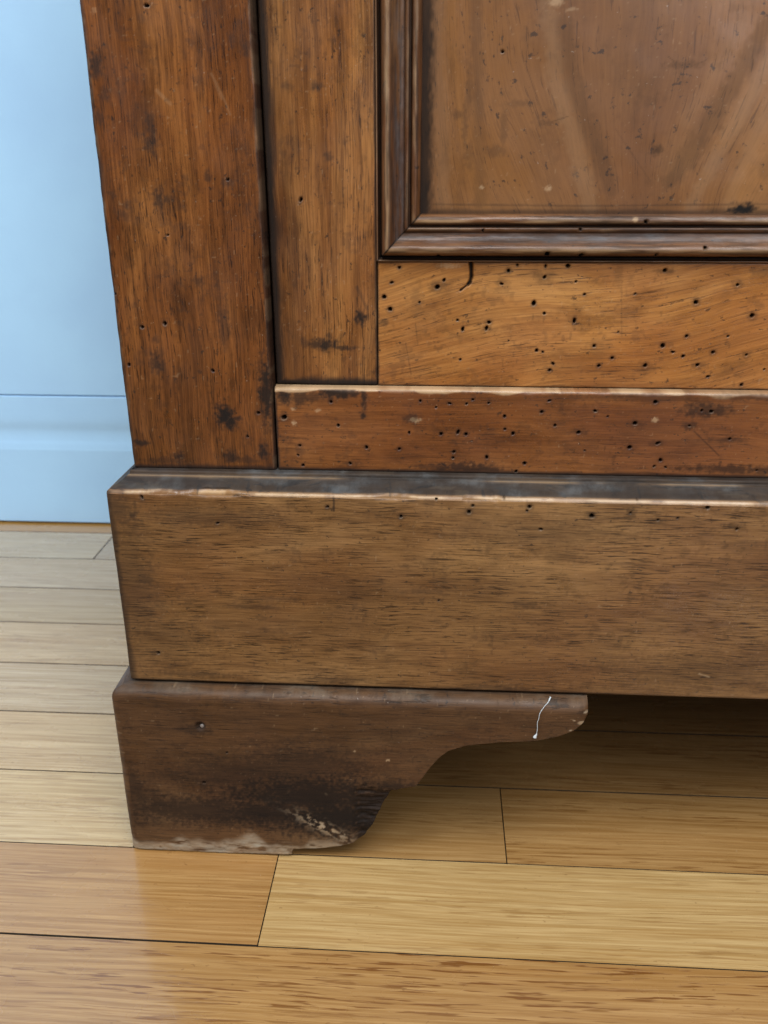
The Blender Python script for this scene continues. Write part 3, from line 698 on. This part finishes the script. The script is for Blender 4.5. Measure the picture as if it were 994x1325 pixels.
def densify(pts, step):
    out = [pts[0]]
    for a, b in zip(pts[:-1], pts[1:]):
        k = max(1, int(math.hypot(b[0] - a[0], b[1] - a[1]) / step))
        out += [(a[0] + (b[0] - a[0]) * i / k, a[1] + (b[1] - a[1]) * i / k) for i in range(1, k + 1)]
    return out
z_t1 = at(300, 616, YP + .0095)[1]; z_t1 = min(z_t1, z_c0 - .0012)
print('plinth', z_edge, z_t1, z_c0)
plp = [(-.020, z_pl0 + .0002), (-.0012, z_pl0), (0, z_pl0 + .001)]
plp = plp[:2] + densify([(0, z_pl0 + .001), (0, z_edge - .0012)], .0005)
dzt = z_t1 - z_edge
plp += densify([(0, z_edge - .0012), (-.0004, z_edge - .0003), (-.0012, z_edge + .0003), (-.0028, z_edge + dzt * .24), (-.0048, z_edge + dzt * .42), (-.0072, z_edge + dzt * .74), (-.0090, z_edge + dzt), (-.0096, z_t1), (-.0098, z_c0 - .0006), (-.0104, z_c0 - .0001), (-.030, z_c0 - .0001)], .0007)
PA = np.array(plp); pface = ((np.abs(PA[:, 0]) < 1e-6)).astype(float)
def dirt_pl(S, Z, X, K, D, P, front):
    o = P[None, :, 0]; z = P[None, :, 1]
    n = fbm(S * 70, Z * 260, 101, 4); n1 = fbm(S * 28, Z * 0, 102, 4)
    # black wax on the moulded top, dusty bloom over it, pale worn arris
    top = sstep(.0008, .0022, -o + 0 * S)
    K[..., 0] = np.maximum(K[..., 0], top * (.85 + .12 * n))
    K[..., 2] = np.maximum(K[..., 2], top * (.05 + .16 * sstep(.45, .78, n)))
    K[..., 1] = np.maximum(K[..., 1], top * sstep(.66, .74, fbm(S * 60, Z * 500, 106, 4)) * .5)
    ar = np.exp(-((z - z_edge + .0004) / (.0004 + .0003 * n1)) ** 2) * (-o < .003)
    K[..., 1] = np.maximum(K[..., 1], ar * (.12 + .8 * sstep(.42, .60, fbm(S * 75, S * 0 + 2, 109, 4))))
    K[..., 0] *= (1 - .8 * ar)
    fil = np.exp(-((-o - .0090) / .0006) ** 2)
    K[..., 1] = np.maximum(K[..., 1], fil * .6 * sstep(.4, .6, n1)); K[..., 0] *= (1 - .5 * fil * sstep(.4, .6, n1))
    lowd = (1 - sstep(.0004, .0010 + .0030 * n, z - z_pl0)) * (o > -.001)
    K[..., 0] = np.maximum(K[..., 0], .8 * lowd)
    e = np.abs(S); K[..., 0] = np.maximum(K[..., 0], (o > -.001) * .75 * (1 - sstep(.0012, .004 + .008 * fbm(Z * 90, S * 200, 104) ** 2, e)))
    # chips off the arris
    ch = np.clip(fbm(S * 55, S * 0, 105, 4) - .60, 0, 1) * .010 * np.exp(-((z - z_edge) / .0016) ** 2)
    return D + ch + .0004 * (fbm(S * 150, Z * 30, 108, 3) - .5) * np.exp(-((z - z_edge) / .004) ** 2)
sweep("plinth", xpl, YP, .0016, XR + (xc0 - xpl), YC + DEPTH, plp, M_plinth, .0005, pface, None, mk_pl, 8, dirt_pl)

# foot outline along the front (photo outline of its lower edge, on its front plane)
outl_px = [(160, 1104), (240, 1107), (300, 1109), (355, 1108), (377.5, 1107), (379, 1099.5), (410, 1099), (440, 1096), (456, 1092), (472, 1083), (484, 1066), (494, 1045), (505, 1027), (518, 1021), (538, 1018), (546, 1008), (557, 993), (568, 981), (580, 972), (604, 965), (645, 961), (692, 959), (723, 953), (742, 946), (755, 936), (761, 926), (763, 913)]
OL = np.array([at(a, b, YF) for a, b in outl_px]); zmin = OL[:5, 1].min()
OL[:5, 1] = np.maximum(OL[:5, 1] - OL[:5, 1].mean(), 0) * .5 + .0004
OL[0, 1] = .0008; OL[5:, 1] = np.maximum(OL[5:, 1], .001)
RT_ = .0065
ftop = [(-.022, z_foot), (-RT_, z_foot)] 
# going from the inside bottom -> front bottom -> up the face -> over the round -> top
face_n = 150
fp = [(-.020, 0.0, 0), (-.0012, 0.0, 0), (-.0003, .004, 0)] + [(0, i / face_n, 1) for i in range(1, face_n)]
rnd_pts = [(-RT_ + RT_ * math.cos(t), z_foot - RT_ + RT_ * math.sin(t)) for t in np.linspace(0, math.pi / 2, 14)]
fpr = [(a, b) for a, b, c in fp] + rnd_pts + [(-.012, z_foot), (-.022, z_foot)]
nface = len(fp)
fface = np.zeros(len(fpr)); fface[3:nface + 6] = 1
def zbot(x): return np.interp(x, OL[:, 0], OL[:, 1])
foot_len = OL[-1, 0] - xfoot
def zfun(path, Z, P):
    for i, (k, v) in enumerate(path):
        if k == 'f': zb = zbot(v); 
        elif k == 's': zb = zbot(xfoot + (v - YF))
        else: zb = .0008
        zt = z_foot - RT_
        zb = min(zb, zt - .0004)
        f = np.array([b for a, b, c in fp])
        Z[i, :nface] = zb + f * (zt - zb)
    return Z
mk_ft = Marks(YF)
B1 = dict(o=(120, 840), s=2.259)
mk_ft.holes_px([(325, 390, .9), (392, 303, .6)], **B1)
mk_ft.stain_px([(120, 400, 14, 30, .55), (300, 235, 22, 8, .5), (430, 370, 110, 34, .45), (640, 430, 130, 40, .85), (700, 495, 95, 34, .92), (540, 480, 110, 28, .8), (300, 470, 120, 26, .72), (150, 450, 40, 30, .5), (790, 490, 40, 30, .8), (600, 350, 90, 40, .5), (880, 400, 20, 12, .6), (325, 395, 8, 10, .5), (400, 350, 18, 8, .3)], **B1)
mk_ft.light_px([(863, 325, 3, 2, .6), (765, 298, 2, 2, .6), (682, 425, 2, 2, .6)], **B1)
B2 = dict(o=(640, 860), s=6.21)
def foot_dirt(S, Z, X, K, D, P, front):
    o = P[None, :, 0] + 0 * S
    n = fbm(X * 60, Z * 240, 121, 5); n2 = fbm(X * 160, Z * 520, 122, 4)
    top = sstep(.0006, .0030, -o) * (Z > z_foot - RT_ - .001)
    K[..., 2] = np.maximum(K[..., 2], top * (.06 + .16 * sstep(.35, .75, n)))
    K[..., 0] = np.maximum(K[..., 0], .9 * sstep(.0072, .0090, -o) * (Z > z_foot - .002))
    # scuffed, bare grey fibres along the bottom
    zl = .0095 + .020 * (fbm(X * 50, X * 0, 123, 3) - .4)
    sc = (1 - sstep(.55, 1.1, Z / zl)) * sstep(.36, .54, .6 * n2 + .5 * fbm(X * 90, Z * 900, 127, 4)) * (o > -.002) * (X < at(478, 1080, YF)[0])
    K[..., 2] = np.maximum(K[..., 2], sc * 1.0); K[..., 1] = np.maximum(K[..., 1], sc * .38); K[..., 0] *= (1 - .85 * sc)
    # torn pale fibres near the broken toe
    tx = X - at(418, 1070, YF)[0]; tz = Z - at(418, 1070, YF)[1]
    rg = np.exp(-((tz + .55 * tx) / .0042) ** 2) * np.exp(-(tx / .015) ** 2) * sstep(.46, .60, fbm(X * 420 + Z * 200, Z * 620, 124, 5))
    K[..., 1] = np.maximum(K[..., 1], rg * .75); K[..., 2] = np.maximum(K[..., 2], rg * .8); K[..., 0] *= 1 - rg
    fr = sstep(.0, .006, X - at(455, 1080, YF)[0]) * (1 - sstep(0, .010, X - at(505, 1050, YF)[0])) * (1 - sstep(-.006, .002, Z - at(500, 1020, YF)[1] - .010 * (n2 - .5))) * (o > -.002)
    D = D + fr * (.0012 + .0034 * (fbm(X * 110, Z * 620, 125, 5) - .35))
    K[..., 0] = np.maximum(K[..., 0], fr * .8)
    D = D + (fbm(X * 220, Z * 420, 126, 4) - .5) * .0012 * (1 - sstep(.004, .012, Z)) * (o > -.001)
    # bruised nail pit
    px, pz = at(259, 940, YF); d = np.hypot(X - px, Z - pz)
    D = D + .0016 * (1 - sstep(.0014, .0030, d)) * front[:, None]
    K[..., 0] = np.maximum(K[..., 0], .7 * (1 - sstep(.0020, .0046, d)) * front[:, None])
    # pale rub marks at the tip
    for (a, b, r) in ((700, 470, .0016), (745, 395, .0012), (610, 530, .0008), (640, 450, .0007)):
        qx, qz = at(640 + a / 6.21, 860 + b / 6.21, YF); d = np.hypot((X - qx) * .8, (Z - qz) * 1.4) + (n2 - .5) * .0016
        v = .8 * (1 - sstep(r * .6, r * 1.3, d)); K[..., 2] = np.maximum(K[..., 2], v); K[..., 1] = np.maximum(K[..., 1], v * .6)
    # tip rounding
    e = OL[-1, 0] - X; D = D + front[:, None] * .0025 * (1 - np.sqrt(np.clip(1 - (1 - np.clip(e / .006, 0, 1)) ** 2, 0, 1)))
    return D
# front sample positions follow the outline so its steep stretches stay smooth
arcl = np.concatenate([[0], np.cumsum(np.hypot(np.diff(OL[:, 0]), np.diff(OL[:, 1]) * 1.0))])
tt = np.linspace(0, arcl[-1], 620); xfs = np.interp(tt, arcl, OL[:, 0]); xfs = xfs[xfs > xfoot + .0042]; xfs = np.maximum.accumulate(xfs + np.arange(len(xfs)) * 1e-8)
yside = (YF + (xfs[::8][::-1] - xfoot)); yside = yside[yside > YF + .0045]
foot = sweep("bracket_foot", xfoot, YF, .0040, OL[-1, 0], YF + foot_len, fpr, M_foot, .0005, fface, zfun, mk_ft, 9, foot_dirt, narc=9, ysmp=yside, xsmp=xfs)

# ---- nail head in the pit on the foot
px, pz = at(261, 941, YF)
def disc(name, cx, cy, cz, r, mat, parent):
    v = [(cx, cy - r * .45, cz)]; q = []
    rings = ((.55, .36), (.9, .12), (1.0, -.2)); ns = 12
    for f, h in rings: v += [(cx + r * f * math.cos(2 * math.pi * i / ns), cy - r * h, cz + r * f * math.sin(2 * math.pi * i / ns)) for i in range(ns)]
    for k in range(2):
        for i in range(ns): q.append((1 + k * ns + i, 1 + k * ns + (i + 1) % ns, 1 + (k + 1) * ns + (i + 1) % ns, 1 + (k + 1) * ns + i))
    tr = [(0, 1 + (i + 1) % ns, 1 + i) for i in range(ns)]
    return link(name, raw_mesh(name, v, q, tr), mat, parent)
disc("nail", px, YF + .0012, pz, .0013, M_nail, foot)

# ---- carcass behind the front: sides, bottom, back, top
boxy("side_panel", (xc0 + .002, YC + .0455, z_c0), (xc0 + .020, YC + DEPTH, ZT), M_case, cab, 'z', 21)
boxy("side_panel", (XR - .020, YC + .0455, z_c0), (XR - .002, YC + DEPTH, ZT), M_case, cab, 'z', 22)
boxy("bottom_board", (xpl + .024, YP + .024, z_pl0 + .004), (XR - .006, YC + DEPTH - .006, z_pl0 + .020), M_case, cab, 'x', 23)
boxy("back_panel", (xc0 + .022, YC + DEPTH - .012, z_c0), (XR - .022, YC + DEPTH - .002, ZT), M_case, cab, 'z', 24)
boxy("top_board", (xc0 - .012, YC - .014, ZT + .0005), (XR + .012, YC + DEPTH + .004, ZT + .028), M_case, cab, 'x', 25, .004)
boxy("top_rail", (xc1 + .0006, YC + .0006, zd1 + .002), (XR - (xc1 - xc0) - .0006, YC + .03, ZT), M_low, cab, 'x', 26)
# the right half repeats the left one: second post, second door, second foot
p2 = post.copy(); col.objects.link(p2); p2.parent = cab; p2.location.x = XR - xc1
d2 = door.copy(); col.objects.link(d2); d2.parent = cab; d2.location.x = DW + .003
for ch in list(door.children):
    c = ch.copy(); col.objects.link(c); c.parent = d2
f2 = foot.copy(); col.objects.link(f2); f2.parent = cab; f2.scale.x = -1; f2.location.x = XR + xc0

for sx, lx in ((1, 0.0), (-1, XR + xc0)):
    fr_ = foot.copy(); col.objects.link(fr_); fr_.parent = cab; fr_.scale = (sx, -1, 1); fr_.location = (lx, YC + DEPTH - .002, 0)

# ---- white thread hanging over the end of the foot
tp = [(452, 262), (440, 290), (420, 318), (395, 345), (375, 372), (358, 410), (348, 460), (342, 520), (335, 565), (322, 590)]
pts = []
for i, (a, b) in enumerate(tp):
    y = YF - .0007
    for _ in range(40):
        x, z = at(640 + a / 6.21, 860 + b / 6.21, y)
        dz = min(max(z - (z_foot - RT_), 0), RT_ * .999)
        y = .5 * y + .5 * (YF + RT_ - math.sqrt(RT_ ** 2 - dz ** 2) - .0007)
    pts.append((x, y, z))
pts = np.array(pts); tq = np.linspace(0, len(pts) - 1, 60)
cl = np.stack([np.interp(tq, np.arange(len(pts)), pts[:, k]) for k in range(3)], 1)
cl[:, 0] += (vnoise(tq * 1.3, tq * 0, 5) - .5) * .0006
ns = 8; v = []; q = []
for i, c in enumerate(cl):
    s = i / (len(cl) - 1)
    r = .00016 + .00035 * max(0, 1 - s / .22) * (.6 + .8 * vnoise(s * 60, 0, 3)) + .0009 * max(0, (s - .86) / .14) ** .7 * (1 if s < .985 else .35)
    r *= .85 + .3 * vnoise(s * 40, 0, 8)
    t = cl[min(i + 1, len(cl) - 1)] - cl[max(i - 1, 0)]; t /= np.linalg.norm(t)
    a = np.cross(t, [0, 1, 0]); a /= np.linalg.norm(a); b = np.cross(t, a)
    for k in range(ns): v.append(c + r * (math.cos(2 * math.pi * k / ns) * a + math.sin(2 * math.pi * k / ns) * b * .8))
for i in range(len(cl) - 1):
    for k in range(ns): q.append((i * ns + k, i * ns + (k + 1) % ns, (i + 1) * ns + (k + 1) % ns, (i + 1) * ns + k))
th = link("thread", raw_mesh("thread", v, q, [list(range(ns)), list(range((len(cl) - 1) * ns, len(cl) * ns))]), M_thread)
th['label'] = "thin white thread with a fluffy end hanging over the tip of the bracket foot"; th['category'] = "thread"
